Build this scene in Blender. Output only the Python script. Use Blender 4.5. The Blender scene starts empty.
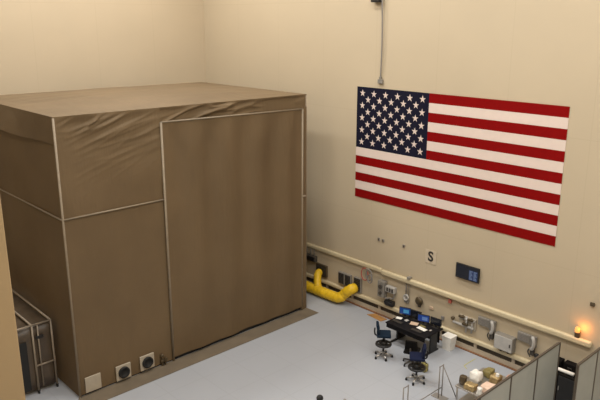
import bpy, bmesh, math, random
from mathutils import Vector, Matrix, noise
random.seed(7)
PI = math.pi
sc = bpy.context.scene
COL = sc.collection

# ------------------------------------------------------------------ materials
def mat(name, col, rough=0.6, metal=0.0, var=0.08, vscale=6.0, bump=0.0, bscale=40.0, spec=0.5, coat=0.0):
    m = bpy.data.materials.new(name); m.use_nodes = True
    nt = m.node_tree; N = nt.nodes; L = nt.links
    b = N['Principled BSDF']
    b.inputs['Roughness'].default_value = rough
    b.inputs['Metallic'].default_value = metal
    b.inputs['Specular IOR Level'].default_value = spec
    b.inputs['Coat Weight'].default_value = coat
    tc = N.new('ShaderNodeTexCoord')
    nz = N.new('ShaderNodeTexNoise'); nz.inputs['Scale'].default_value = vscale; nz.inputs['Detail'].default_value = 4
    L.new(tc.outputs['Object'], nz.inputs['Vector'])
    rp = N.new('ShaderNodeValToRGB')
    rp.color_ramp.elements[0].position = 0.3; rp.color_ramp.elements[1].position = 0.7
    rp.color_ramp.elements[0].color = (*[c * (1 - var) for c in col], 1)
    rp.color_ramp.elements[1].color = (*[min(1, c * (1 + var)) for c in col], 1)
    L.new(nz.outputs['Fac'], rp.inputs['Fac']); L.new(rp.outputs['Color'], b.inputs['Base Color'])
    if bump:
        n2 = N.new('ShaderNodeTexNoise'); n2.inputs['Scale'].default_value = bscale; n2.inputs['Detail'].default_value = 5
        L.new(tc.outputs['Object'], n2.inputs['Vector'])
        bp = N.new('ShaderNodeBump'); bp.inputs['Strength'].default_value = bump; bp.inputs['Distance'].default_value = 0.02
        L.new(n2.outputs['Fac'], bp.inputs['Height']); L.new(bp.outputs['Normal'], b.inputs['Normal'])
    return m

def emit(name, col, strength):
    m = bpy.data.materials.new(name); m.use_nodes = True
    b = m.node_tree.nodes['Principled BSDF']
    b.inputs['Base Color'].default_value = (*[c * 0.3 for c in col], 1)
    b.inputs['Emission Color'].default_value = (*col, 1); b.inputs['Emission Strength'].default_value = strength
    b.inputs['Roughness'].default_value = 0.25
    return m

def wall_mat(name, col):
    """painted cleanroom wall panels with faint joints"""
    m = mat(name, col, rough=0.55, var=0.025, vscale=0.5, spec=0.3)
    nt = m.node_tree; N = nt.nodes; L = nt.links; b = N['Principled BSDF']
    src = b.inputs['Base Color'].links[0].from_socket
    tc = N.new('ShaderNodeTexCoord'); sp = N.new('ShaderNodeSeparateXYZ'); L.new(tc.outputs['Object'], sp.inputs[0])
    def joint(sock, step):
        a = N.new('ShaderNodeMath'); a.operation = 'PINGPONG'; a.inputs[1].default_value = step / 2; L.new(sock, a.inputs[0])
        c = N.new('ShaderNodeMath'); c.operation = 'LESS_THAN'; c.inputs[1].default_value = 0.012; L.new(a.outputs[0], c.inputs[0]); return c.outputs[0]
    s1 = N.new('ShaderNodeMath'); s1.operation = 'ADD'; L.new(sp.outputs['X'], s1.inputs[0]); L.new(sp.outputs['Y'], s1.inputs[1])
    mx = N.new('ShaderNodeMath'); mx.operation = 'MAXIMUM'
    L.new(joint(s1.outputs[0], 2.44), mx.inputs[0]); L.new(joint(sp.outputs['Z'], 3.6), mx.inputs[1])
    mu = N.new('ShaderNodeMath'); mu.operation = 'MULTIPLY'; mu.inputs[1].default_value = 0.10; L.new(mx.outputs[0], mu.inputs[0])
    mix = N.new('ShaderNodeMixRGB'); mix.inputs[2].default_value = (col[0]*.55, col[1]*.5, col[2]*.45, 1)
    L.new(mu.outputs[0], mix.inputs[0]); L.new(src, mix.inputs[1]); L.new(mix.outputs[0], b.inputs['Base Color'])
    return m

def fabric_mat(name, col):
    m = mat(name, col, rough=0.66, var=0.10, vscale=0.55, spec=0.28)
    nt = m.node_tree; N = nt.nodes; L = nt.links; b = N['Principled BSDF']
    b.inputs['Sheen Weight'].default_value = 0.0
    tc = N.new('ShaderNodeTexCoord')
    mp = N.new('ShaderNodeMapping'); mp.inputs['Scale'].default_value = (1.0, 5.0, 1.1); L.new(tc.outputs['Object'], mp.inputs['Vector'])
    n2 = N.new('ShaderNodeTexNoise'); n2.inputs['Scale'].default_value = 0.9; n2.inputs['Detail'].default_value = 5
    L.new(mp.outputs[0], n2.inputs['Vector'])
    bp = N.new('ShaderNodeBump'); bp.inputs['Strength'].default_value = 0.35; bp.inputs['Distance'].default_value = 0.06
    L.new(n2.outputs['Fac'], bp.inputs['Height']); L.new(bp.outputs['Normal'], b.inputs['Normal'])
    return m

def floor_mat():
    m = mat('floor_epoxy', (0.375, 0.39, 0.42), rough=0.38, var=0.04, vscale=0.35, spec=0.4)
    nt = m.node_tree; N = nt.nodes; L = nt.links; b = N['Principled BSDF']
    src = b.inputs['Base Color'].links[0].from_socket
    tc = N.new('ShaderNodeTexCoord'); sp = N.new('ShaderNodeSeparateXYZ'); L.new(tc.outputs['Object'], sp.inputs[0])
    outs = []
    for s in ('X', 'Y'):
        a = N.new('ShaderNodeMath'); a.operation = 'PINGPONG'; a.inputs[1].default_value = 0.61; L.new(sp.outputs[s], a.inputs[0])
        c = N.new('ShaderNodeMath'); c.operation = 'LESS_THAN'; c.inputs[1].default_value = 0.012; L.new(a.outputs[0], c.inputs[0]); outs.append(c.outputs[0])
    mx = N.new('ShaderNodeMath'); mx.operation = 'MAXIMUM'; L.new(outs[0], mx.inputs[0]); L.new(outs[1], mx.inputs[1])
    mu = N.new('ShaderNodeMath'); mu.operation = 'MULTIPLY'; mu.inputs[1].default_value = 0.13; L.new(mx.outputs[0], mu.inputs[0])
    mix = N.new('ShaderNodeMixRGB'); mix.inputs[2].default_value = (0.16, 0.15, 0.15, 1)
    L.new(mu.outputs[0], mix.inputs[0]); L.new(src, mix.inputs[1]); L.new(mix.outputs[0], b.inputs['Base Color'])
    return m

M = dict(
    wall=wall_mat('cream_wall_paint', (0.495, 0.408, 0.285)),
    wall_l=wall_mat('cream_end_wall_paint', (0.485, 0.395, 0.275)),
    column=mat('tan_column_paint', (0.34, 0.24, 0.125), 0.55, var=0.04, vscale=1),
    rail=mat('cream_rail_paint', (0.56, 0.47, 0.30), 0.4, var=0.05),
    curb=mat('cream_curb_paint', (0.46, 0.38, 0.28), 0.5, var=0.06),
    slot=mat('return_slot_shade', (0.06, 0.045, 0.03), 0.8),
    brown=mat('reddish_brown_foot_shadow', (0.20, 0.09, 0.04), 0.6),
    ceiling=mat('ceiling_white', (0.7, 0.66, 0.58), 0.8),
    floor=floor_mat(),
    fabric=fabric_mat('taupe_fabric', (0.138, 0.092, 0.047)),
    fabric_top=fabric_mat('taupe_roof_fabric', (0.138, 0.094, 0.050)),
    piping=mat('pale_taupe_piping', (0.235, 0.185, 0.125), 0.6),
    skirt=mat('tan_floor_skirt', (0.15, 0.118, 0.08), 0.6, var=0.15, vscale=1.5),
    plate=mat('beige_plate', (0.40, 0.345, 0.265), 0.5, var=0.06),
    black=mat('black_plastic', (0.012, 0.011, 0.011), 0.45),
    matte=mat('matte_black_paint', (0.008, 0.007, 0.006), 0.85, spec=0.08),
    rubber=mat('black_rubber', (0.008, 0.008, 0.008), 0.7),
    darkgrey=mat('dark_grey_metal', (0.07, 0.06, 0.05), 0.45, 0.2),
    grey=mat('grey_enclosure_paint', (0.24, 0.22, 0.19), 0.45, 0.1),
    lgrey=mat('light_grey_paint', (0.42, 0.40, 0.37), 0.45),
    steel=mat('brushed_steel', (0.45, 0.43, 0.40), 0.35, 0.8),
    bronze=mat('dark_bronze', (0.09, 0.065, 0.035), 0.4, 0.3),
    white=mat('white_plastic', (0.78, 0.75, 0.69), 0.5),
    paper=mat('white_paper', (0.8, 0.77, 0.7), 0.8, var=0.03),
    beige=mat('beige_paper', (0.55, 0.40, 0.28), 0.8),
    yellow=mat('yellow_duct_fabric', (0.74, 0.47, 0.015), 0.5, var=0.12, vscale=9, bump=0.4, bscale=14),
    ylow2=mat('yellow_tape', (0.46, 0.43, 0.14), 0.6),
    orange=mat('orange_patch', (0.40, 0.20, 0.06), 0.7, var=0.15),
    gold=mat('gold_foil', (0.42, 0.31, 0.15), 0.35, 0.6, var=0.3, vscale=14, bump=0.9, bscale=25),
    copper=mat('copper_foil', (0.50, 0.28, 0.19), 0.5, 0.2, var=0.3, vscale=14, bump=0.8, bscale=25),
    peach=mat('peach_wrap', (0.72, 0.52, 0.40), 0.6, var=0.1, bump=0.5, bscale=18),
    olive=mat('olive_wrap', (0.20, 0.16, 0.05), 0.6, var=0.2, bump=0.5),
    blue=mat('blue_chair_fabric', (0.006, 0.010, 0.034), 0.85, spec=0.2, var=0.15, vscale=30),
    teal=mat('teal_chair_fabric', (0.005, 0.014, 0.028), 0.85, spec=0.2, var=0.15, vscale=30),
    desk=mat('black_desk_laminate', (0.008, 0.007, 0.008), 0.6, spec=0.15),
    red=mat('flag_red_paint', (0.21, 0.003, 0.003), 0.7, var=0.03, spec=0.06),
    navy=mat('flag_navy_paint', (0.010, 0.010, 0.022), 0.7, var=0.05, spec=0.08),
    flagwhite=mat('flag_white_paint', (0.68, 0.56, 0.49), 0.55, var=0.02, spec=0.25),
    hose_red=mat('red_hose', (0.40, 0.10, 0.07), 0.5),
    hose_grey=mat('grey_hose', (0.22, 0.20, 0.18), 0.5),
    divider=mat('grey_divider_fabric', (0.37, 0.38, 0.35), 0.7, var=0.05, vscale=2),
    dframe=mat('dark_divider_frame', (0.10, 0.08, 0.06), 0.45, 0.3),
    shroud=mat('dark_brown_sheeting', (0.075, 0.052, 0.032), 0.45, var=0.15, vscale=2, bump=0.3, bscale=3),
    tube=mat('tan_steel_tube', (0.26, 0.21, 0.155), 0.45, 0.2),
    lampglow=emit('amber_lamp_glow', (1.0, 0.40, 0.10), 3.0),
    lens=emit('ceiling_diffuser', (1.0, 0.92, 0.80), 3.0),
    screen1=emit('blue_screen', (0.02, 0.10, 0.42), 0.55),
    screen2=emit('light_blue_window', (0.10, 0.42, 0.75), 0.75),
    screen3=emit('indigo_screen', (0.03, 0.09, 0.42), 0.6),
    screen4=emit('pale_indigo_window', (0.16, 0.30, 0.68), 0.7),
    screenoff=mat('dark_screen', (0.008, 0.010, 0.018), 0.2),
    wscreen=emit('dim_blue_panel', (0.05, 0.08, 0.20), 0.5),
    wtext=emit('pale_blue_text', (0.22, 0.30, 0.5), 0.6),
    signboard=mat('pale_sign_board', (0.53, 0.44, 0.32), 0.6),
    signink=mat('dark_sign_ink', (0.025, 0.022, 0.018), 0.6),
)

# ------------------------------------------------------------------ mesh builder
class MB:
    def __init__(s): s.bm = bmesh.new(); s.mi = 0
    def _m(s, verts):
        for f in {f for v in verts for f in v.link_faces}: f.material_index = s.mi
    def box(s, lo, hi, bev=0.0, mtx=None, seg=2):
        c = [(a + b) / 2 for a, b in zip(lo, hi)]; d = [max(abs(b - a), 1e-4) for a, b in zip(lo, hi)]
        m = Matrix.Translation(c) @ Matrix.Diagonal((*d, 1))
        r = bmesh.ops.create_cube(s.bm, size=1, matrix=(mtx @ m) if mtx else m)
        s._m(r['verts'])
        if bev:
            e = list({e for v in r['verts'] for e in v.link_edges})
            q = bmesh.ops.bevel(s.bm, geom=e, offset=min(bev, min(d) * 0.45), segments=seg, affect='EDGES', profile=0.5)
            for f in q['faces']: f.material_index = s.mi
        return s
    def cyl(s, p0, p1, r, r2=None, seg=16):
        p0 = Vector(p0); p1 = Vector(p1); d = p1 - p0
        m = Matrix.Translation((p0 + p1) / 2) @ d.to_track_quat('Z', 'Y').to_matrix().to_4x4()
        q = bmesh.ops.create_cone(s.bm, cap_ends=True, segments=seg, radius1=r, radius2=r if r2 is None else r2, depth=d.length, matrix=m)
        s._m(q['verts']); return s
    def ball(s, c, r, scale=(1, 1, 1), mtx=None, seg=16):
        m = Matrix.Translation(c) @ (mtx or Matrix()) @ Matrix.Diagonal((*scale, 1))
        q = bmesh.ops.create_uvsphere(s.bm, u_segments=seg, v_segments=max(6, seg // 2), radius=r, matrix=m)
        s._m(q['verts']); return s
    def tube(s, pts, r, seg=10, closed=False, rfn=None):
        pts = [Vector(p) for p in pts]; n = len(pts); rings = []; up = None
        for i, p in enumerate(pts):
            if closed: t = pts[(i + 1) % n] - pts[i - 1]
            else: t = pts[min(i + 1, n - 1)] - pts[max(i - 1, 0)]
            t.normalize()
            if up is None:
                up = Vector((0, 0, 1)) if abs(t.z) < 0.9 else Vector((1, 0, 0))
            a = (up - t * up.dot(t)).normalized(); b = t.cross(a); up = a
            rr = rfn(i) if rfn else r
            rings.append([s.bm.verts.new(p + (a * math.cos(2 * PI * k / seg) + b * math.sin(2 * PI * k / seg)) * rr) for k in range(seg)])
        fs = []
        for i in range(n if closed else n - 1):
            A, B = rings[i], rings[(i + 1) % n]
            for k in range(seg): fs.append(s.bm.faces.new((A[k], A[(k + 1) % seg], B[(k + 1) % seg], B[k])))
        if not closed:
            fs.append(s.bm.faces.new(rings[0][::-1])); fs.append(s.bm.faces.new(rings[-1]))
        for f in fs: f.material_index = s.mi; f.smooth = True
        return s
    def lathe(s, prof, c=(0, 0, 0), seg=20, mtx=None):
        T = Matrix.Translation(c) @ (mtx or Matrix()); rings = []
        for r, z in prof:
            rings.append([s.bm.verts.new(T @ Vector((max(r, 1e-4) * math.cos(2 * PI * k / seg), max(r, 1e-4) * math.sin(2 * PI * k / seg), z))) for k in range(seg)])
        fs = []
        for A, B in zip(rings, rings[1:]):
            for k in range(seg): fs.append(s.bm.faces.new((A[k], A[(k + 1) % seg], B[(k + 1) % seg], B[k])))
        fs.append(s.bm.faces.new(rings[0][::-1])); fs.append(s.bm.faces.new(rings[-1]))
        for f in fs: f.material_index = s.mi; f.smooth = True
        return s
    def poly(s, pts, depth):
        """flat outline given as 3D points, given thickness along vector depth"""
        a = [s.bm.verts.new(p) for p in pts]; b = [s.bm.verts.new(Vector(p) + Vector(depth)) for p in pts]
        n = len(pts); fs = [s.bm.faces.new(a), s.bm.faces.new(b[::-1])]
        for i in range(n): fs.append(s.bm.faces.new((a[i], b[i], b[(i + 1) % n], a[(i + 1) % n])))
        for f in fs: f.material_index = s.mi
        return s
    def grid(s, nu, nv, fn):
        g = [[s.bm.verts.new(fn(i / nu, j / nv)) for j in range(nv + 1)] for i in range(nu + 1)]
        for i in range(nu):
            for j in range(nv):
                f = s.bm.faces.new((g[i][j], g[i + 1][j], g[i + 1][j + 1], g[i][j + 1])); f.smooth = True; f.material_index = s.mi
        return s
    def build(s, name, mats, parent=None, loc=None, rot=None, smooth=False, solid=0):
        bmesh.ops.recalc_face_normals(s.bm, faces=s.bm.faces[:])
        me = bpy.data.meshes.new(name); s.bm.to_mesh(me); s.bm.free()
        for m in (mats if isinstance(mats, (list, tuple)) else [mats]): me.materials.append(m)
        if smooth:
            for p in me.polygons: p.use_smooth = True
        o = bpy.data.objects.new(name, me); COL.objects.link(o)
        if parent: o.parent = parent
        if loc: o.location = loc
        if rot: o.rotation_euler = rot
        if solid:
            md = o.modifiers.new('thickness', 'SOLIDIFY'); md.thickness = solid; md.offset = 0
        return o

def tag(o, label, cat, group=None):
    o['label'] = label; o['category'] = cat
    if group: o['group'] = group
    return o
def thing(name, loc, label, cat, group=None, rz=0):
    o = bpy.data.objects.new(name, None); COL.objects.link(o); o.empty_display_size = 0.2
    o.location = loc; o.rotation_euler = (0, 0, rz); return tag(o, label, cat, group)
def struct(name, mb, m):
    o = mb.build(name, m); o['kind'] = 'structure'; return o
def copy_tree(o, parent=None):
    c = o.copy(); COL.objects.link(c)
    if parent: c.parent = parent
    for ch in [x for x in bpy.data.objects if x.parent == o]: copy_tree(ch, c)
    return c

# ------------------------------------------------------------------ setting
YW, XL, ZC = 16.9, -24.15, 16.5
struct('floor', MB().box((XL - .3, -4.3, -.2), (4.3, YW + .4, 0)), M['floor'])
struct('ceiling', MB().box((XL - .3, -4.3, ZC), (4.3, YW + .4, ZC + .2)), M['ceiling'])
struct('wall_left', MB().box((XL - .3, -4.3, 0), (XL, YW + .4, ZC)), M['wall_l'])
struct('wall_right', MB().box((4, -4.3, 0), (4.3, YW + .4, ZC)), M['wall'])
struct('wall_front', MB().box((XL, -4.3, 0), (4, -4, ZC)), M['wall'])
w = MB(); w.box((XL, YW, .45), (4, YW + .4, ZC)); w.box((XL, YW + .25, .15), (4, YW + .4, .46)); w.box((XL, YW - .05, .43), (4, YW, .475))
struct('wall_back', w, M['wall'])
struct('baseboard_back', MB().box((XL, YW - .02, 0), (4, YW + .3, .17), .02), M['curb'])
w = MB(); w.box((XL, YW + .03, .16), (4, YW + .26, .46))  # dark block fills the return openings, standing in for their inner shade
struct('trim_1', w, M['slot'])
w = MB()
x = XL + .9
while x < 3.6: w.box((x, YW - .005, .16), (x + .1, YW + .24, .36)); x += 1.32
struct('trim_2', w, M['curb'])
struct('trim_3', MB().box((XL, YW - .09, .35), (4, YW + .05, .50), .05, seg=4), M['rail'])
struct('trim_shadow_line', MB().box((XL, YW - .09, 0), (4, YW - .015, .035), .01), M['brown'])  # reddish-brown strip that draws the shadow line at the wall foot
struct('trim_5', MB().box((XL, YW - .11, 1.62), (-13.86, YW + .01, 1.79), .05, seg=4), M['rail'])
struct('trim_6', MB().box((-13.85, YW - .13, 1.57), (-6.43, YW + .01, 1.76), .06, seg=4), M['rail'])
# free-standing column at the near left
struct('pillar_front', MB().box((-9.7, 2.0, 0), (-9.0, 2.88, ZC), .02), M['column'])

# ------------------------------------------------------------------ wall flag
def star(cx, cz, R, y):
    return [(cx + (R if k % 2 == 0 else R * .382) * math.sin(PI * k / 5), y, cz + (R if k % 2 == 0 else R * .382) * math.cos(PI * k / 5)) for k in range(10)]
YF = YW - .0015
fx0, fx1, fz0, fz1 = -15.24, -7.775, 4.145, 8.015
fl = thing('flag', (fx0, YF, fz0), 'huge red, white and navy flag of stripes and stars painted flat on the cream wall', 'flag')
W_, H_ = fx1 - fx0, fz1 - fz0; sh = H_ / 13; cw = 3.0; ch = sh * 7
f = MB()
for i in range(13):
    f.mi = 0 if i % 2 == 0 else 1
    z1 = H_ - i * sh
    f.box((cw if i < 7 else 0, -.012, z1 - sh), (W_, .0, z1))
f.build('striped_field', [M['red'], M['flagwhite']], fl)
MB().box((0, -.012, H_ - ch), (cw, 0, H_)).build('canton', M['navy'], fl)
f = MB()
for r in range(9):
    n = 6 if r % 2 == 0 else 5
    for c in range(n):
        cx = cw * ((1 + 2 * c) if n == 6 else (2 + 2 * c)) / 12; cz = H_ - ch * (r + 1) / 10
        f.poly(star(cx, cz, .125, -.012), (0, -.004, 0))
f.build('stars', M['flagwhite'], fl)

# ------------------------------------------------------------------ fabric tent
X0, Y0, Y1, XB, ZT = -16.1, 6.6, 15.31, -22.2, 7.8
def zt(y): return ZT + .07 * (1 - y / (Y1 - Y0))     # the cloth sits a little higher at the free corner
def zd(y): return DZ1 + .05 - .11 * (y - DY0) / (DY1 - DY0)
tent = thing('fabric_tent', (X0, Y0, 0), 'large boxy taupe fabric tent with a wide door flap filling the corner of the room', 'tent')
LY, LX = Y1 - Y0, X0 - XB       # local: x from 0 back to -LX, y 0..LY
DY0, DY1, DZ0, DZ1 = 3.03, 8.47, 0.14, 7.39
ZS = 5.2
def fold(y, z, top, amp):
    """irregular diagonal gathers that fade downwards from the top edge"""
    d = top - z
    fade = math.exp(-d / .55) * min(1, d / .08)
    out = 0
    for ang, k, sd in ((.62 - .035 * y, 1.0, 3.0), (.42 - .02 * y, 1.7, 17.0)):
        c, q = math.cos(ang), math.sin(ang)
        al = y * c + z * q; ac = -y * q + z * c
        n = noise.noise(Vector((al * .55 * k, ac * 3.4 * k, sd)))
        patch = max(0, .35 + noise.noise(Vector((y * .45, z * .5, sd + 9))) * 1.3)
        out += (max(0, 1 - abs(n) * 3.2)) ** 1.6 * patch / k
    return amp * fade * (out - .25)
def soft(y, z, a, sy=.9, sz=.25, seed=0):
    return a * noise.noise(Vector((y * sy, z * sz, seed)))
# roof, slightly crowned
def roof(u, v):
    x = -LX * u; y = LY * v
    z = zt(y) + .34 * math.sin(PI * u) ** .8 * math.sin(PI * min(1, v * 1.0)) ** .7 * 0.5 
    e = min(u, 1 - u, v, 1 - v)
    z += .035 * noise.noise(Vector((x * 1.9, y * .45, 2))) * min(1, e * 12)
    return (x, y, z)
MB().grid(60, 80, roof).build('roof', M['fabric_top'], tent)
# upper fascia on the front, above the seam and above the door
def fascia_a(u, v):
    y = (DY0 + .02) * u; z = ZS - .03 + (zt(y) - ZS + .03) * v
    return (.02 * math.sin(PI * v) + (fold(y, z, zt(y), .17) + soft(y, z, .05, .9, .9, 4)) * min(1, (1 - v) * 14) * min(1, u * 10), y, z)
def fascia_b(u, v):
    y = DY0 + (LY - DY0) * u; z = DZ1 - .14 + (zt(y) - DZ1 + .14) * v
    return (fold(y, z, zt(y), .24) * min(1, (1 - v) * 6) * min(1, (1 - u) * 14), y, z)
f = MB(); f.grid(90, 90, fascia_a); f.grid(190, 22, fascia_b); f.build('front_valance', M['fabric'], tent)
def lowp(u, v):
    y = (DY0 + .02) * u; z = .055 + (ZS - .055) * v
    return (soft(y, z, .05, .7, .5, 9) * math.sin(PI * u) * math.sin(PI * v), y, z)
MB().grid(24, 36, lowp).build('front_panel', M['fabric'], tent)
def doorf(u, v):
    y = DY0 + (DY1 - DY0) * u; z = DZ0 + (zd(y) - DZ0) * v
    e = min(1, u * 9, (1 - u) * 9, (1 - v) * 9 + .05)
    x = .055 + e * (.07 * math.sin(y * 2 * PI / 1.25 + .6 * noise.noise(Vector((y, z * .3, 1)))) * (.35 + .65 * v)
        + soft(y, z, .06, .55, .22, 11))
    d = (y - DY0)
    x += .035 * e * math.exp(-((d - 1.1) / .9) ** 2) * max(0, v - .62) * (1 - abs(math.sin((d * 3.2 - (1 - v) * 6.5) * 1.6))) * 2 * min(1, (1 - v) * 14)
    return (x, y, z)
MB().grid(110, 90, doorf).build('door_flap', M['fabric'], tent)
# black strip standing in for the shade under the flap and front panel
MB().box((-.07, 0.02, 0), (-.045, DY1, .3)).build('gap_shade_strip', M['rubber'], tent)
f = MB(); f.box((-.06, DY1 - .02, 0), (.02, LY, DZ1)); f.build('front_strip', M['fabric'], tent)
def sidef(y, seed):
    def g(u, v):
        x = -LX * u; z = (zt(0) if y == 0 else ZT) * v
        zz = .05 * soft(x, z, 1, .5, .4, seed) * math.sin(PI * u) * math.sin(PI * v)
        return (x, y + zz, z)
    return g
MB().grid(24, 30, sidef(0, 21)).build('side_panel', M['fabric'], tent)
MB().grid(24, 30, sidef(LY, 31)).build('side_panel', M['fabric'], tent)
MB().grid(24, 30, lambda u, v: (-LX, LY * u, zt(LY * u) * v)).build('back_panel', M['fabric'], tent)
# band of roof cloth turned down over the left side
def band(u, v):
    x = -LX * u; z = zt(0) - .70 * (1 - v) - .02 * math.sin(x * 2.2) * (1 - v)
    return (x, -.02 - .13 * (1 - v) * min(1, u * 2) + .02 * noise.noise(Vector((x * 1.5, z * 2, 0))), z)
MB().grid(60, 8, band).build('roof_overhang', M['fabric_top'], tent)
# piping
def pipe(pts, wd=.035):
    MB().tube(pts, wd, 8).build('piping', M['piping'], tent)
pipe([(.02, 0, 0), (.02, 0, zt(0) - .03)], .032)
pipe([(.035, DY0, 0), (.06, DY0, zd(DY0))], .036)
pipe([(.06, DY0, zd(DY0)), (.06, DY1, zd(DY1))], .025)
pipe([(.03, DY1, 0), (.06, DY1, zd(DY1))], .036)
pipe([(.0, LY - .02, 0), (.0, LY - .02, ZT - .03)], .024)
pipe([(.03, 0, ZS), (.03, DY0, ZS)], .024)
pipe([(0, -.02, ZS), (-LX, -.02, ZS)], .024)
f = MB()
f.box((.07, DY1 - .02, 4.28), (.13, DY1 + .12, 4.34), .01); f.build('latch', M['piping'], tent)
f = MB(); f.poly([(.0, -.05, .006), (.62, -.35, .006), (.62, 8.75, .006), (.0, 8.72, .006)], (0, 0, .012))
f.build('floor_skirt', M['skirt'], tent)
# ports and blank plate near the floor
for yy, zz in ((1.33, .31), (2.11, .335)):
    p = MB().box((.02, yy - .235, zz - .235), (.07, yy + .235, zz + .235), .015).build('vent_plate', M['plate'], tent)
    f = MB(); f.lathe([(.175, 0), (.175, .05), (.13, .06), (.12, .03), (0, .03)], (.07, yy, zz), 24, Matrix.Rotation(PI / 2, 4, 'Y')); f.build('vent_port', M['rubber'], p)
p = MB().box((.02, .16, .09), (.055, .63, .56), .01).build('cover_plate', M['plate'], tent); p['label'] = 'blank square beige plate'
f = MB(); f.cyl((.06, 2.62, .02), (.06, 2.62, .36), .03); f.cyl((.06, 2.72, .02), (.06, 2.72, .22), .025)
f.ball((.06, 2.62, .36), .055); f.box((.02, 2.56, .15), (.1, 2.79, .21), .01); f.cyl((.06, 2.72, .22), (.14, 2.72, .22), .05)
f.build('valve_cluster', M['bronze'], tent)

# ------------------------------------------------------------------ tube framed rack behind the column
rack = thing('tube_rack', (-17.1, 4.3, 0), 'tall tube-framed rack hung with dark brown sheeting, squeezed beside the tent behind the tan column', 'rack')
RW, RD, RH = 2.08, 4.2, 2.1
for yy in (0.25, 1.55, RW):
    for xx in (0, -RD):
        f = MB(); f.tube([(xx, yy, .09), (xx, yy, RH)], .03, 8); o = f.build('post', M['tube'], rack)
        f = MB(); f.cyl((xx - .0, yy - .02, .05), (xx, yy + .02, .05), .05, seg=12); f.box((xx - .03, yy - .03, .07), (xx + .03, yy + .03, .11)); f.build('caster', M['rubber'], o)
for yy in (0.25, 1.0, 1.55, RW):
    MB().tube([(0, yy, RH), (-RD, yy, RH)], .03, 8).build('top_rail', M['tube'], rack)
for xx in (0, -RD):
    MB().tube([(xx, .25, RH), (xx, RW, RH)], .03, 8).build('cross_rail', M['tube'], rack)
MB().tube([(0, 1.55, .86), (0, RW, .86)], .028, 8).build('cross_rail', M['tube'], rack)
MB().tube([(0, 1.70, .2), (0, 1.70, RH)], .022, 8).build('brace', M['tube'], rack)
f = MB(); f.grid(30, 6, lambda u, v: (-.05 + .02 * math.sin(u * 22), .25 + (RW - .25) * u, .12 + (RH - .2) * v)); f.build('front_sheet', M['shroud'], rack, solid=.006)
f = MB(); f.grid(6, 30, lambda u, v: (-.05 - (RD - .1) * v, .25 + (RW - .27) * u, RH - .06 - .04 * math.sin(u * PI) + .012 * math.sin(v * 40))); f.build('top_sheet', M['shroud'], rack, solid=.006)
MB().box((-.03, 1.12, .18), (0.01, 1.36, 1.66), .01).build('black_board', M['rubber'], rack)
MB().box((-.02, 1.62, 1.66), (.03, 1.84, 1.75), .01).build('name_plate', M['black'], rack)

# ------------------------------------------------------------------ yellow air ducts
def smooth_path(pts, it=3):
    pts = [Vector(p) for p in pts]
    for _ in range(it):
        q = [pts[0]]
        for a, b in zip(pts, pts[1:]): q += [a * .75 + b * .25, a * .25 + b * .75]
        q.append(pts[-1]); pts = q
    return pts
def resample(pts, step):
    out = [pts[0].copy()]; acc = 0
    for a, b in zip(pts, pts[1:]):
        L_ = (b - a).length; t = step - acc
        while t <= L_: out.append(a.lerp(b, t / L_)); t += step
        acc = (acc + L_) % step
    return out
def hose(path, r):
    p = resample(smooth_path(path), .045)
    return MB().tube(p, r, 14, rfn=lambda i: r * (1 + .05 * math.sin(i * PI / 2)))
duct = thing('air_duct', (-16, 16.3, 0), 'fat yellow flexible air duct bending from the tent up to the wall panels', 'air duct')
h = hose([(-3.2, .02, .24), (-1.0, .08, .24), (.15, .1, .24), (.55, .12, .26), (.66, .24, .44), (.9, .24, .66), (.98, .34, .72), (.98, .45, .72)], .19); h.build('main_hose', M['yellow'], duct)
h = hose([(-.85, .45, .80), (-.84, .33, .80), (-.74, .22, .6), (-.62, .12, .3)], .145); h.build('branch_hose', M['yellow'], duct)

# ------------------------------------------------------------------ wall equipment (all hang on the wall, face -Y)
def plate(name, x0, x1, z0, z1, d, m, label, cat, group=None):
    """an enclosure: body, door or lid with a rim, small latch"""
    cx, cz = (x0 + x1) / 2, (z0 + z1) / 2; w_, h_ = x1 - x0, z1 - z0
    t = thing(name, (cx, YF, cz), label, cat, group)
    MB().box((-w_ / 2, -d, -h_ / 2), (w_ / 2, 0, h_ / 2), .02).build('body', m, t)
    return t, w_, h_, d
t, w_, h_, d = plate('pipe_box', -17.78, -17.12, 1.12, 1.34, .16, M['darkgrey'], 'long dark horizontal box under the upper rail, right beside the tent', 'junction box')
MB().box((-w_ / 2 + .05, -d - .015, -h_ / 2 + .03), (w_ / 2 - .05, -d + .005, h_ / 2 - .03), .008).build('lid', M['black'], t)
for i in range(3): MB().tube([(-.2 + .2 * i, -.06, h_ / 2 - .02), (-.2 + .2 * i, -.06, h_ / 2 + .3)], .02, 8).build('conduit', M['grey'], t)
def grille(x0, x1, z0, z1, label, split, frame_m):
    t, w_, h_, d = plate('duct_panel', x0, x1, z0, z1, .1, frame_m, label, 'duct panel', 'dark duct panels along the wall')
    for k in range(split):
        a = -w_ / 2 + w_ * k / split + .03; b = -w_ / 2 + w_ * (k + 1) / split - .03
        p = MB().box((a, -d - .01, -h_ / 2 + .04), (b, -d + .01, h_ / 2 - .04), .008).build('louvre_panel', M['black'], t)
        f = MB()
        for j in range(7):
            zz = -h_ / 2 + .08 + (h_ - .16) * j / 6
            f.box((a + .02, -d - .03, zz - .008), (b - .02, -d - .008, zz + .008))
        f.build('louvre', M['darkgrey'], p)
    return t
grille(-17.12, -16.55, .62, 1.10, 'dark louvred panel that the short yellow duct branch plugs into', 2, M['bronze'])
grille(-15.92, -15.28, .62, 1.10, 'dark bronze louvred wall panel standing clear between the two duct mouths', 2, M['grey'])
grille(-15.14, -14.78, .54, 1.12, 'narrow dark louvred panel at the right-hand mouth of the yellow duct', 1, M['grey'])
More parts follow.
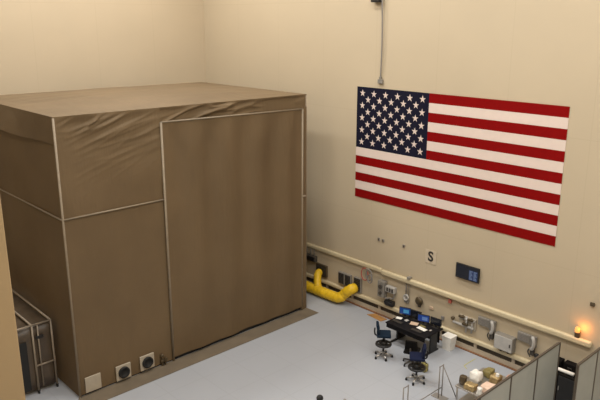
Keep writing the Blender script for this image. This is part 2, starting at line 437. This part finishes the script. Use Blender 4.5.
# hose coil
t = thing('hose_coil', (-14.42, YF, 1.45), 'red and grey coiled hoses hanging from the upper wall rail', 'hose')
for i, (m, r, dx, dz) in enumerate(((M['hose_red'], .20, -.12, -.05), (M['hose_grey'], .17, .10, -.02), (M['hose_grey'], .13, .16, -.14))):
    f = MB(); f.tube([(dx + r * .8 * math.cos(a), -.17 - .02 * i, dz + r * 1.15 * math.sin(a)) for a in [2 * PI * k / 26 for k in range(26)]], .022, 8, closed=True)
    f.build('hose_loop', m, t)
f = MB(); f.box((-.06, -.2, .14), (.06, -.0, .2), .01); f.build('hook', M['steel'], t)
# grey equipment box set
t = thing('control_box', (-13.55, YF, 1.05), 'tall grey control box with a side unit and cables, above left of the desk', 'control box')
MB().box((-.36, -.2, -.28), (-.06, 0, .32), .02).build('body', M['grey'], t)
MB().box((-.04, -.16, -.02), (.36, 0, .2), .02).build('side_unit', M['lgrey'], t)
MB().cyl((-.21, -.2, .12), (-.21, -.25, .12), .08).build('dial', M['darkgrey'], t); MB().cyl((-.21, -.2, -.12), (-.21, -.25, -.12), .06).build('dial', M['darkgrey'], t)
f = MB()
for k in range(3): f.box((.02 + .11 * k, -.175, .02), (.10 + .11 * k, -.15, .16), .005)
f.build('button', M['darkgrey'], t)
f = MB(); f.tube(smooth_path([(-.1, -.1, -.26), (.0, -.12, -.31), (.15, -.1, -.22), (.3, -.1, -.24), (.32, -.08, -.02)]), .025, 8); f.tube([(-.3, -.08, -.28), (-.3, -.08, -.31)], .03, 8); f.build('cable', M['hose_grey'], t)
# gauge with drop pipe
t = thing('pressure_gauge', (-12.72, YF, 1.06), 'pale round gauge hanging on a thin pipe under the rail', 'gauge')
f = MB(); f.lathe([(.11, 0), (.11, .07), (.095, .08), (.09, .065), (0, .065)], (0, -.05, 0), 20, Matrix.Rotation(PI / 2, 4, 'X')); f.build('dial', M['lgrey'], t)
f = MB(); f.box((-.1, -.06, -.22), (.08, 0, -.08), .01); f.cyl((0, -.12, 0), (.05, -.135, .05), .012); f.build('bracket', M['grey'], t)
f = MB(); f.tube([(-.04, -.05, .08), (-.04, -.05, .54)], .02, 8); f.tube([(.07, -.05, .06), (.07, -.05, .54)], .013, 8); f.build('drop_pipe', M['hose_grey'], t)
# round dark bell
t = thing('alarm_bell', (-12.2, YF, 1.08), 'small round dark bronze disc on the wall above the desk', 'alarm bell')
f = MB(); f.lathe([(.05, 0), (.05, .03), (.15, .04), (.15, .07), (.12, .11), (.04, .13), (0, .13)], (0, 0, 0), 22, Matrix.Rotation(PI / 2, 4, 'X')); f.build('gong', M['bronze'], t)
MB().box((-.05, -.05, -.22), (.05, 0, -.13), .01).build('striker_box', M['darkgrey'], t)
# black box low on the wall left of the desk
t = thing('wall_telephone', (-13.42, YF, .62), 'small black box low on the wall left of the desk', 'wall box')
MB().box((-.2, -.16, -.1), (.18, 0, .1), .03).build('body', M['black'], t)
f = MB(); f.tube(smooth_path([(-.16, -.18, .02), (-.1, -.22, .06), (.08, -.22, .06), (.14, -.18, .02)]), .03, 8); f.build('handset', M['rubber'], t)
# small bits under / on the rail
t = tag(MB().box((-.05, -.09, -.07), (.05, 0, .06), .01).build('wall_socket', M['hose_red'], None, (-10.99, YF, 1.48)), 'tiny reddish box just under the upper rail, above the manifold', 'socket')
t = tag(MB().box((-.07, -.03, -.05), (.07, 0, .05), .01).build('wall_socket', M['beige'], None, (-11.72, YF, .98)), 'small pinkish plate on the wall above the right end of the desk', 'socket')
t = tag(MB().box((-.06, -.16, 0), (.05, -.0, .09), .015).build('clamp', M['grey'], None, (-12.62, YF, 1.755)), 'small grey clamp sitting on top of the upper rail', 'clamp')
t = tag(MB().box((-.05, -.05, -.07), (.05, 0, .07), .01).build('wall_socket', M['hose_grey'], None, (-11.25, YF, .78)), 'small grey outlet on the wall behind the right end of the desk', 'socket')
for xx, dx, lb in ((-14.07, 0, 'left of the two paired dark outlets under the flag'), (-13.88, 0, 'right of the two paired dark outlets under the flag'), (-12.97, 0, 'single dark outlet on bare wall between the paired outlets and the letter sign')):
    z = 2.8 if xx != -12.97 else 2.83
    t = thing('wall_outlet', (xx, YF, z), lb, 'outlet')
    MB().box((-.05, -.03, -.055), (.05, 0, .055), .01).build('cover', M['hose_grey'], t)
    f = MB(); f.box((-.025, -.036, -.035), (.025, -.028, .035), .008); f.build('receptacle', M['bronze'], t)
# letter sign
t = thing('letter_sign', (-11.86, YF, 2.74), 'small pale square sign with a dark letter S on the wall under the flag', 'sign')
MB().box((-.22, -.012, -.23), (.22, 0, .23), .004).build('board', M['signboard'], t)
cu = bpy.data.curves.new('letter', 'FONT'); cu.body = 'S'; cu.size = .46; cu.align_x = 'CENTER'; cu.align_y = 'CENTER'; cu.extrude = .004; cu.offset = .012
tmp = bpy.data.objects.new('letter', cu); COL.objects.link(tmp); bpy.context.view_layer.update()
me = bpy.data.meshes.new_from_object(tmp.evaluated_get(bpy.context.evaluated_depsgraph_get()))
bpy.data.objects.remove(tmp); me.materials.clear(); me.materials.append(M['signink'])
o = bpy.data.objects.new('letter', me); COL.objects.link(o); o.parent = t; o.location = (0, -.016, 0); o.rotation_euler = (PI / 2, 0, 0)
# wall display
t = thing('wall_display', (-10.42, YF, 2.62), 'dark flat display mounted on the wall, its right half showing pale blue text', 'display')
MB().box((-.42, -.09, -.24), (.42, -.03, .24), .015).build('casing', M['black'], t)
MB().box((-.2, -.035, -.12), (.2, 0, .12), .01).build('wall_bracket', M['darkgrey'], t)
MB().box((-.385, -.096, -.205), (.385, -.088, .205)).build('screen', M['screenoff'], t)
f = MB(); f.box((.07, -.0995, -.2), (.375, -.0955, .12)); f.mi = 1
for c in range(2):
    for k in range(7): f.box((.09 + .15 * c, -.103, -.175 + .042 * k), (.20 + .15 * c - .02 * (k % 3), -.099, -.150 + .042 * k))
f.build('text_pane', [M['wscreen'], M['wtext']], t)
# manifold
t = thing('valve_manifold', (-10.45, YF, .95), 'cluster of pipes and dark lever valves on the wall right of the desk', 'manifold')
f = MB(); f.tube([(-.35, -.1, -.1), (.4, -.1, -.1)], .04, 10); f.tube([(-.1, -.1, .14), (.42, -.1, .14)], .035, 10); f.tube([(.14, -.1, -.3), (.14, -.1, .24)], .03, 10); f.tube([(.34, -.1, -.26), (.34, -.1, .18)], .03, 10)
f.build('pipework', M['lgrey'], t)
f = MB(); f.box((-.16, -.06, -.2), (.45, 0, .2), .01); f.build('backplate', M['plate'], t)
for xx, zz in ((-.02, .2), (.3, .18), (.12, -.02)):
    f = MB(); f.box((xx - .09, -.2, zz - .03), (xx + .11, -.12, zz + .04), .015); f.cyl((xx, -.12, zz), (xx, -.06, zz), .03); f.build('valve_lever', M['bronze'], t)
f = MB(); f.lathe([(.06, 0), (.06, .05), (0, .06)], (-.38, -.06, .0), 14, Matrix.Rotation(PI / 2, 4, 'X')); f.cyl((-.38, -.06, 0), (-.38, 0, 0), .025); f.build('gauge', M['bronze'], t)
# handset + plate units (two)
def phone(x, z, label):
    t = thing('intercom', (x, YF, z), label, 'intercom', 'grey intercoms on the wall')
    MB().box((-.34, -.1, -.02), (.06, 0, .26), .02).build('grey_plate', M['grey'], t)
    f = MB()
    for k in range(5): f.box((-.3, -.112, .03 + .045 * k), (.02, -.098, .05 + .045 * k))
    f.build('speaker_slots', M['hose_grey'], t)
    f = MB(); f.tube(smooth_path([(.14, -.1, .22), (.2, -.17, .24), (.24, -.17, .1), (.2, -.16, -.1), (.13, -.1, -.14)]), .05, 10); f.build('handset', M['lgrey'], t)
    f = MB(); f.box((.08, -.09, -.36), (.22, 0, -.1), .03); f.tube(smooth_path([(.12, -.09, -.1), (.02, -.12, -.24), (.12, -.09, -.4)]), .02, 8); f.build('cradle', M['darkgrey'], t)
    f = MB(); f.box((.05, -.08, -.08), (.26, 0, .26), .02); f.build('mount', M['grey'], t)
    return t
phone(-9.58, 1.08, 'grey intercom and handset unit between the manifold and the square breaker box')
phone(-8.24, 1.06, 'grey intercom and handset unit between the square breaker box and the grey dividers')
# breaker box
t, w_, h_, d = plate('breaker_box', -9.25, -8.63, .58, 1.06, .22, M['grey'], 'square grey breaker box on the wall between two intercoms', 'breaker box')
p = MB().box((-w_ / 2 + .02, -d - .02, -h_ / 2 + .02), (w_ / 2 - .02, -d + .005, h_ / 2 - .02), .012).build('door', M['lgrey'], t)
MB().box((w_ / 2 - .1, -d - .045, -.05), (w_ / 2 - .06, -d - .018, .05), .008).build('latch', M['darkgrey'], p)
for sx in (-.12, .12): MB().cyl((sx, -.1, -h_ / 2), (sx, -.1, -h_ / 2 - .085), .035).build('conduit', M['bronze'], t)
# small knob
t = tag(MB().lathe([(.03, 0), (.03, .06), (.07, .07), (.07, .12), (0, .13)], (0, 0, 0), 14, Matrix.Rotation(PI / 2, 4, 'X')).build('wall_knob', M['black'], None, (-7.93, YF, .77)), 'small black round knob on the wall just above the divider top', 'knob')
# amber lamp
t = thing('beacon_lamp', (-6.82, YF, 1.93), 'glowing amber beacon lamp on the wall above the end of the rail', 'lamp')
MB().box((-.10, -.1, -.24), (.04, 0, .04), .02).build('base', M['bronze'], t)
f = MB(); f.lathe([(.065, -.02), (.07, .03), (.065, .10), (.04, .13), (0, .14)], (-.02, -.1, .02), 16); f.build('lens', M['lampglow'], t)
pl = bpy.data.lights.new('amber_glow', 'POINT'); pl.energy = 14; pl.color = (1, .36, .06); pl.shadow_soft_size = .08
o = bpy.data.objects.new('amber_glow', pl); COL.objects.link(o); o.parent = t; o.location = (.12, -.18, .14)
t = tag(MB().box((-.06, -.06, -.05), (.06, 0, .05), .01).build('wall_box', M['bronze'], None, (-6.56, YF, 2.82)), 'tiny dark box on bare wall high above the amber lamp at the far right', 'box')
# hanging cable above the flag
t = thing('hoist_cable', (-14.2, YF, 8.2), 'thin steel cable hanging down the wall to just above the flag', 'cable')
f = MB(); f.tube(smooth_path([(-.0, -.05, .12), (.04, -.07, .9), (.04, -.08, 1.8), (.0, -.1, 2.8), (.02, -.1, 6.3)]), .024, 8); f.build('cable', M['hose_grey'], t)
f = MB(); f.box((-.1, -.08, -.02), (.1, 0, .12), .015); f.cyl((0, -.05, .1), (0, -.05, .2), .045); f.build('wall_anchor', M['grey'], t)
t = tag(MB().box((-.17, -.2, -.07), (.17, 0, .07), .02).build('wall_bracket', M['black'], None, (-14.42, YF, 10.82)), 'small black bracket on the wall at the top beside the cable', 'bracket')

# ------------------------------------------------------------------ desk
dk = thing('desk', (-11.61, 15.83, 0), 'long black work desk carrying blue monitors along the wall', 'desk')
MB().box((-.785, -.49, .71), (.785, .49, .75), .012).build('desktop', M['desk'], dk)
MB().box((-.72, .38, .25), (.72, .41, .71), .005).build('modesty_panel', M['desk'], dk)
for sx in (-1, 1):
    f = MB(); f.box((sx * .66 - .03, -.02, .04), (sx * .66 + .03, .34, .71), .01); f.box((sx * .66 - .035, -.36, 0), (sx * .66 + .035, .42, .05), .015); f.build('leg', M['black'], dk)
MB().box((-.76, -.46, .57), (.76, -.44, .71), .004).build('apron', M['desk'], dk)
def monitor(x, y, rz, lit, label, w=.40, h=.25):
    t = thing('monitor', (x, y, .75), label, 'monitor', 'monitors on the black desk', rz)
    MB().box((-w / 2, -.03, .07), (w / 2, .02, .07 + h), .012).build('casing', M['black'], t)
    f = MB(); f.box((-.11, -.09, 0), (.11, .09, .015), .006); f.box((-.03, .0, .012), (.03, .03, .16), .005); f.build('stand', M['black'], t)
    f = MB(); f.box((-w / 2 + .02, -.034, .09), (w / 2 - .02, -.029, .05 + h))
    if lit:
        f.mi = 1; f.box((-.05, -.0365, .13), (.13, -.0335, .07 + h * .72))
    f.build('screen', {0: M['screenoff'], 1: [M['screen1'], M['screen2']], 2: [M['screen3'], M['screen4']]}[lit], t)
monitor(-12.22, 16.14, .36, 1, 'leftmost monitor on the black desk, bright cyan-blue screen')
monitor(-11.82, 16.2, .1, 0, 'dark blank monitor between the two blue ones on the desk')
monitor(-11.47, 16.14, .36, 2, 'monitor with an indigo blue screen near the right end of the desk')
monitor(-11.05, 16.22, .1, 0, 'dark blank monitor at the right end of the black desk')
def keyboard(x, y, rz, label):
    t = thing('keyboard', (x, y, .75), label, 'keyboard', 'keyboards on the black desk', rz)
    MB().box((-.2, -.07, .0), (.2, .07, .02), .006).build('tray', M['black'], t)
    f = MB()
    for r in range(4):
        for c in range(12): f.box((-.185 + .031 * c, -.055 + .028 * r, .019), (-.16 + .031 * c, -.033 + .028 * r, .026))
    f.build('keys', M['darkgrey'], t)
keyboard(-12.12, 15.62, 0, 'black keyboard at the left half of the desk')
keyboard(-11.3, 15.55, .05, 'black keyboard in front of the white papers on the desk')
def sheet(name, x, y, sx, sy, rz, m, label, cat, hh=.012):
    f = MB(); f.box((-sx / 2, -sy / 2, 0), (sx / 2, sy / 2, hh), .003); f.mi = 0
    return tag(f.build(name, m, None, (x, y, .75), (0, 0, rz)), label, cat)
sheet('paper_stack', -12.26, 15.88, .2, .15, .3, M['paper'], 'small white paper slip in front of the leftmost blue monitor', 'paper')
sheet('paper_stack', -11.98, 15.92, .12, .13, -.2, M['lgrey'], 'small grey-white notepad between the left pair of monitors', 'paper')
sheet('folder', -11.66, 15.9, .26, .2, .35, M['beige'], 'beige folder lying in the middle of the desk', 'folder', .02)
sheet('paper_stack', -11.27, 15.79, .34, .16, -.1, M['paper'], 'larger white paper sheet in front of the indigo monitor', 'paper')
sheet('notebook', -11.36, 15.945, .22, .1, -.1, M['olive'], 'olive notebook behind the larger white paper on the desk', 'notebook', .02)
t = thing('computer_mouse', (-11.0, 15.88, .75), 'small grey mouse near the right end of the desk', 'mouse')
f = MB(); f.ball((0, 0, .018), .05, (.65, 1, .38)); f.build('shell', M['lgrey'], t, smooth=True); MB().box((-.006, .018, .034), (.006, .036, .04), .002).build('scroll_wheel', M['black'], t)
# bin
t = thing('waste_bin', (-10.72, 16.52, 0), 'white square bin standing by the wall at the right end of the desk', 'bin')
f = MB(); q = bmesh.ops.create_cone(f.bm, cap_ends=True, segments=4, radius1=.19, radius2=.24, depth=.46, matrix=Matrix.Translation((0, 0, .23)) @ Matrix.Rotation(PI / 4, 4, 'Z'))
f.build('body', M['white'], t); MB().box((-.18, -.18, .45), (.18, .18, .49), .015).build('lid', M['white'], t)

# ------------------------------------------------------------------ chairs
def chair(name, x, y, rz, fab, tall, label):
    """faces local +Y"""
    t = thing(name, (x, y, 0), label, 'chair', None, rz)
    sz = .79 if tall else .46
    f = MB()
    for k in range(5):
        a = 2 * PI * k / 5 + .3
        f.tube([(.03 * math.cos(a), .03 * math.sin(a), .13), (.27 * math.cos(a), .27 * math.sin(a), .085)], .028, 8)
    f.cyl((0, 0, .09), (0, 0, .2), .045); b = f.build('star_base', M['steel'] if tall else M['darkgrey'], t)
    for k in range(5):
        a = 2 * PI * k / 5 + .3; cx, cy = .28 * math.cos(a), .28 * math.sin(a)
        f = MB(); f.cyl((cx - .022, cy, .036), (cx + .022, cy, .036), .036, seg=14); f.cyl((cx, cy, .06), (cx, cy, .095), .015, seg=8); f.build('caster', M['rubber'], b)
    MB().cyl((0, 0, .18), (0, 0, sz - .07), .03).build('gas_column', M['black'], t)
    if tall:
        f = MB(); f.tube([(.225 * math.cos(a), .225 * math.sin(a), .45) for a in [2 * PI * k / 24 for k in range(24)]], .036, 8, closed=True)
        for k in range(5):
            a = 2 * PI * k / 5; f.box((0, -.06, .43), (.22, .06, .47), .015, Matrix.Rotation(a, 4, 'Z'))
        f.lathe([(.07, .34), (.12, .39), (.12, .5), (.07, .58)], seg=16); f.build('foot_ring', M['black'], t)
    f = MB(); f.box((-.11, -.13, sz - .09), (.11, .13, sz - .045), .015); f.tube([(.1, .02, sz - .07), (.24, .04, sz - .08)], .012, 6); f.build('mechanism', M['black'], t)
    f = MB(); f.box((-.23, -.22, sz - .045), (.23, .22, sz + .035), .04, seg=4)
    for v in f.bm.verts:
        r2 = (v.co.x / .23) ** 2 * .5 + (v.co.y / .22) ** 2 * .5
        if v.co.z > sz: v.co.z += .012 - .02 * (1 - r2)
    f.build('seat', fab, t, smooth=True)
    f = MB(); f.tube(smooth_path([(0, -.12, sz - .06), (0, -.27, sz - .05), (0, -.29, sz + .08), (0, -.28, sz + .2)]), .024, 8); f.build('back_bar', M['black'] if tall else M['darkgrey'], t)
    f = MB(); bz = sz + (.20 if tall else .26); f.box((-.2, -.035, -.16), (.2, .035, .16), .06, seg=4)
    for v in f.bm.verts:
        w2 = 1 - .25 * max(0, v.co.z / .19) ** 2; v.co.x *= w2; v.co.y += .10 * (v.co.x / .2) ** 2
    o = f.build('backrest', fab, t, smooth=True); o.location = (0, -.25, bz); o.rotation_euler = (-.12 * -1, 0, 0)
    return t
chair('drafting_chair', -11.82, 14.58, -.85, M['teal'], True, 'tall teal-blue drafting chair, farthest left, with its seat turned towards the desk')
chair('drafting_chair', -10.24, 14.19, 2.25, M['blue'], True, 'tall navy drafting chair nearest the camera, its back to the right')
chair('office_chair', -10.94, 14.88, .45, M['matte'], False, 'low black office chair between the two tall blue ones, back turned')

# ------------------------------------------------------------------ floor bits by the wall
def flat(name, pts, m, label, cat, z=.002, h=.012):
    cx = sum(p[0] for p in pts) / len(pts); cy = sum(p[1] for p in pts) / len(pts)
    return tag(MB().poly([(p[0] - cx, p[1] - cy, 0) for p in pts], (0, 0, h)).build(name, m, None, (cx, cy, z)), label, cat)
flat('floor_patch', [(-14.2, 16.52), (-13.5, 16.46), (-13.45, 16.74), (-14.05, 16.78)], M['orange'], 'flat orange patch on the floor by the wall base, left of the desk', 'floor pad', .0005, .02)  # orange-brown patch laid flat on the floor
f = MB(); f.box((-.014, 0, 0), (.014, .62, .003)); f.box((0, -.014, 0), (.2, .014, .003), mtx=Matrix.Rotation(-.6, 4, 'Z'))
tag(f.build('floor_tape', M['ylow2'], None, (-9.78, 15.98, .001)), 'short yellow tape mark on the grey floor near the hardware cart', 'tape')
t = thing('tool_bag', (-10.42, 14.82, 0), 'small dark bag with yellow strap on the floor right of the navy drafting chair', 'bag')
f = MB(); f.box((-.1, -.1, 0), (.1, .1, .26), .04, seg=3); f.build('bag_body', M['olive'], t, smooth=True)
f = MB(); f.tube([(-.07 * math.cos(a) * -1, 0, .24 + .1 * math.sin(a)) for a in [PI * k / 8 for k in range(9)]], .012, 6); f.build('handle', M['black'], t)
MB().box((-.103, -.015, .02), (.103, .015, .263), .01).build('strap', M['ylow2'], t)

# ------------------------------------------------------------------ hardware cart with flight parts
ct = thing('hardware_cart', (-8.1, 14.45, 0), 'steel cart piled with foil-wrapped parts beside the grey dividers', 'cart')
MB().box((-.55, -.7, .70), (.55, .7, .74), .012).build('top_tray', M['steel'], ct)
MB().box((-.52, -.67, .22), (.52, .67, .25), .01).build('lower_shelf', M['steel'], ct)
for sx in (-1, 1):
    for sy in (-1, 1):
        o = MB().tube([(sx * .5, sy * .65, .09), (sx * .5, sy * .65, .71)], .022, 8).build('leg', M['steel'], ct)
        f = MB(); f.cyl((sx * .5 - .02, sy * .65, .05), (sx * .5 + .02, sy * .65, .05), .05, seg=14); f.box((sx * .5 - .028, sy * .65 - .02, .05), (sx * .5 + .028, sy * .65 + .02, .1)); f.build('caster', M['rubber'], o)
def lump(name, x, y, size, m, label, cat, seed, z=.74, extra=None):
    f = MB(); f.box((-size[0] / 2, -size[1] / 2, 0), (size[0] / 2, size[1] / 2, size[2]), min(size) * .25, seg=3)
    bmesh.ops.subdivide_edges(f.bm, edges=f.bm.edges[:], cuts=2, use_grid_fill=True)
    for v in f.bm.verts:
        if v.co.z > .01:
            n = noise.noise_vector(v.co * 7 + Vector((seed, 0, 0))); v.co += n * .035; v.co.z = max(.005, v.co.z)
    f.bm.normal_update()
    t = thing(name, (x - .1, y + .35, z), label, cat)
    f.build('wrapped_body', m, t)
    if extra: extra(t)
    return t
def conn(t):
    f = MB(); f.box((-.16, .0, .05), (-.08, .07, .2), .01); f.box((-.15, .1, .02), (-.07, .16, .14), .01); f.build('connector', M['black'], t)
def ports(t):
    f = MB(); f.cyl((.05, -.02, .18), (.05, -.02, .30), .06, .045); f.build('nozzle', M['white'], t)
lump('white_canister', -8.28, 13.98, (.28, .30, .30), M['white'], 'lumpy white wrapped canister at the far left corner of the cart', 'canister', 1, extra=conn)
lump('olive_bundle', -8.2, 14.5, (.26, .3, .2), M['olive'], 'olive bundle on the far edge of the cart', 'bundle', 2)
lump('gold_box', -7.87, 14.3, (.28, .3, .24), M['gold'], 'gold foil box in the middle of the cart', 'foil box', 3, extra=ports)
lump('copper_box', -7.57, 14.52, (.2, .26, .24), M['copper'], 'copper foil box at the right end of the cart nearest the divider', 'foil box', 4)
lump('peach_bundle', -7.75, 13.82, (.42, .36, .16), M['peach'], 'peach plastic-wrapped bundle at the near side of the cart', 'bundle', 5)
lump('gold_tray', -8.16, 13.54, (.32, .24, .16), M['gold'], 'low gold foil tray at the near left corner of the cart', 'foil box', 6)
lump('dark_unit', -8.44, 13.62, (.16, .2, .24), M['bronze'], 'small dark unit on the left edge of the cart', 'instrument', 8)
lump('white_sleeve', -7.86, 13.5, (.12, .14, .2), M['white'], 'narrow white sleeve standing on the near edge of the cart beside the low gold tray', 'sleeve', 12)
lump('black_connector_box', -7.6, 14.12, (.16, .14, .14), M['black'], 'small black box between the copper box and the peach bundle', 'box', 9)

# ------------------------------------------------------------------ grey dividers at the right
def divider(x, ys, label, h=2.4):
    t = thing('room_divider', (x, ys[0], 0), label, 'divider', 'grey room dividers')
    for a, b in zip(ys, ys[1:]):
        p = MB().box((-.02, a - ys[0] + .03, .08), (.02, b - ys[0] - .03, h - .03), .006).build('panel', M['divider'], t)
    for a in ys:
        o = MB().box((-.028, a - ys[0] - .028, 0), (.028, a - ys[0] + .028, h), .006).build('post', M['dframe'], t)
        MB().box((-.2, a - ys[0] - .03, 0), (.2, a - ys[0] + .03, .03), .008).build('foot', M['dframe'], o)
    MB().box((-.026, 0, h - .035), (.026, ys[-1] - ys[0], h + .01), .006).build('top_rail', M['dframe'], t)
    return t
divider(-6.5, [9.96, 11.32, 12.62, 13.82, 14.97], 'long grey divider whose dark-framed panels run from the picture bottom to near the wall')
divider(-5.68, [14.22, 15.27, 16.4], 'shorter grey divider at the far right edge beside the black cabinet')
# black cabinet in the gap
t = thing('equipment_cabinet', (-6.95, 16.45, 0), 'black cabinet seen in the gap between the two grey dividers', 'cabinet')
MB().box((-.62, -.3, 0), (.95, .3, .86), .015).build('body', M['matte'], t)
for x0, x1 in ((-.6, -.02), (.02, .6)):
    o = MB().box((x0, -.325, .06), (x1, -.298, .82), .008).build('door', M['rubber'], t)
    MB().box((x1 - .05 if x0 < 0 else x0 + .03, -.35, .4), (x1 - .03 if x0 < 0 else x0 + .05, -.32, .52), .004).build('handle', M['steel'], o)
for bx, lb in ((-7.24, 'left of the two black boxes standing at the back of the black cabinet'), (-6.80, 'right of the two black boxes standing at the back of the black cabinet')):
    t = thing('equipment_case', (bx, 16.6, .8605), lb, 'case')
    MB().box((-.19, -.12, 0), (.19, .12, .2), .015).build('body', M['matte'], t)
    MB().box((-.06, -.135, .08), (.06, -.118, .11), .005).build('handle', M['darkgrey'], t)
t = thing('white_pipe', (-7.0, 16.26, .86), 'white tube with a round end lying on the black cabinet', 'pipe')
f = MB(); f.tube([(-.28, 0, .07), (.42, .02, .07)], .05, 12); f.build('tube', M['white'], t)
f = MB(); f.cyl((-.34, 0, .08), (-.26, 0, .08), .08, seg=18); f.build('end_flange', M['lgrey'], t)
t = thing('bottle', (-6.52, 16.5, .86), 'small brown bottle standing on the black cabinet beside the white tube', 'bottle')
f = MB(); f.lathe([(.05, 0), (.055, .02), (.055, .13), (.02, .18), (.02, .2)], seg=14); f.build('glass_body', M['bronze'], t); MB().cyl((0, 0, .2), (0, 0, .225), .024, seg=12).build('cap', M['hose_red'], t)

# ------------------------------------------------------------------ metal barrier, box, posts at the bottom of the view
bt = thing('barrier_frame', (-9.25, 12.3, 0), 'thin metal barrier frame of paired posts on the floor right of the chairs', 'barrier')
for yy in (0, .2, 1.6, 1.76):
    o = MB().tube([(0, yy, .0), (0, yy, 1.0)], .016, 8).build('post', M['hose_grey'], bt)
for yy in (.1, 1.68):
    MB().tube([(-.0, yy - .1, .98), (0, yy + .1, .98)], .014, 8).build('rung', M['hose_grey'], bt)
    MB().box((-.22, yy - .12, 0), (.22, yy + .12, .02), .006).build('foot', M['hose_grey'], bt)
MB().tube([(0, 1.76, .95), (.42, 1.9, .01)], .014, 8).build('brace', M['hose_grey'], bt)
MB().tube([(0, .0, .30), (0, 1.76, .30)], .014, 8).build('lower_rail', M['hose_grey'], bt)
t = thing('carton', (-8.72, 12.95, 0), 'peach-coloured wrapped carton on the floor at the picture bottom right of centre', 'carton')
f = MB(); f.box((-.3, -.26, 0), (.3, .26, .36), .04, seg=3); f.build('wrapped_body', M['peach'], t); MB().box((-.31, -.04, .0), (.31, .04, .368), .008).build('tape_band', M['beige'], t)
tag(MB().box((-.15, -.07, 0), (.15, .07, .12), .03, seg=3).build('black_pouch', M['bronze'], None, (-8.8, 12.76, .368)), 'small dark pouch lying on the peach carton', 'pouch')
def post(x, y, cap_r, m, label):
    t = thing('stanchion', (x, y, 0), label, 'stanchion', 'stanchions at the bottom edge')
    f = MB(); f.lathe([(.17, 0), (.17, .02), (.05, .05), (.03, .07)], seg=20); f.build('base', M['black'], t)
    MB().cyl((0, 0, .05), (0, 0, .95), .025).build('pole', M['grey'], t)
    f = MB(); f.ball((0, 0, .95), cap_r, seg=16); f.build('round_cap', m, t, smooth=True)
post(-10.44, 10.42, .09, M['rubber'], 'post with a round black cap at the bottom edge of the view')
post(-9.95, 10.82, .04, M['grey'], 'post with a tiny grey cap at the bottom edge, right of the black-capped one')

# ------------------------------------------------------------------ lights
def ceiling_light(x, y, power):
    t = thing('ceiling_light', (x, y, ZC), 'wide high-bay light panel set against the white ceiling', 'ceiling light', 'ceiling lights')
    MB().box((-1.25, -.65, -.12), (1.25, .65, 0), .02).build('housing', M['lgrey'], t)
    MB().box((-1.18, -.58, -.135), (1.18, .58, -.115)).build('diffuser', M['lens'], t)
    a = bpy.data.lights.new('panel_light', 'AREA'); a.shape = 'RECTANGLE'; a.size = 2.4; a.size_y = 1.2; a.energy = power; a.color = (1.0, .985, .95)
    o = bpy.data.objects.new('panel_light', a); COL.objects.link(o); o.parent = t; o.location = (0, 0, -.16)
xs = (-20.5, -14.5, -8.5, -2.5, 2.0)  # rightmost, unseen panels are added to brighten tent front, column and divider
LP = {1.5: (230, 230, 260, 720, 720), 7.0: (1150, 800, 800, 1150, 900), 12.5: (1500, 1000, 950, 700, 300)}
for x in xs:
    for y in (1.5, 7.0, 12.5):
        ceiling_light(x, y, LP[y][xs.index(x)])
wd = bpy.data.worlds.new('room_air'); sc.world = wd; wd.use_nodes = True
wd.node_tree.nodes['Background'].inputs[0].default_value = (.9, .85, .75, 1); wd.node_tree.nodes['Background'].inputs[1].default_value = .05

# ------------------------------------------------------------------ camera
th = math.atan(.274); fh = 657 / math.cos(th)
mx = Vector((-635, fh)).normalized(); yv = Vector((fh * fh / 635, fh)).normalized()
r = Vector((-mx.x, yv.x, 0)).normalized(); wv = Vector((-mx.y, yv.y, 0)).normalized()
fw = wv * math.cos(th) + Vector((0, 0, -math.sin(th))); up = wv * math.sin(th) + Vector((0, 0, math.cos(th)))
cam = bpy.data.cameras.new('camera'); co = bpy.data.objects.new('camera', cam); COL.objects.link(co)
mw = Matrix((( r.x, up.x, -fw.x, 0), (r.y, up.y, -fw.y, 0), (r.z, up.z, -fw.z, 10.2), (0, 0, 0, 1)))
co.matrix_world = mw
cam.sensor_width = 36; cam.lens = 657 / 600 * 36; cam.clip_end = 200
sc.camera = co
sc.view_settings.view_transform = 'Standard'; sc.view_settings.look = 'None'
sc.view_settings.gamma = 1; sc.view_settings.exposure = -1.28; sc.view_settings.use_curve_mapping = False
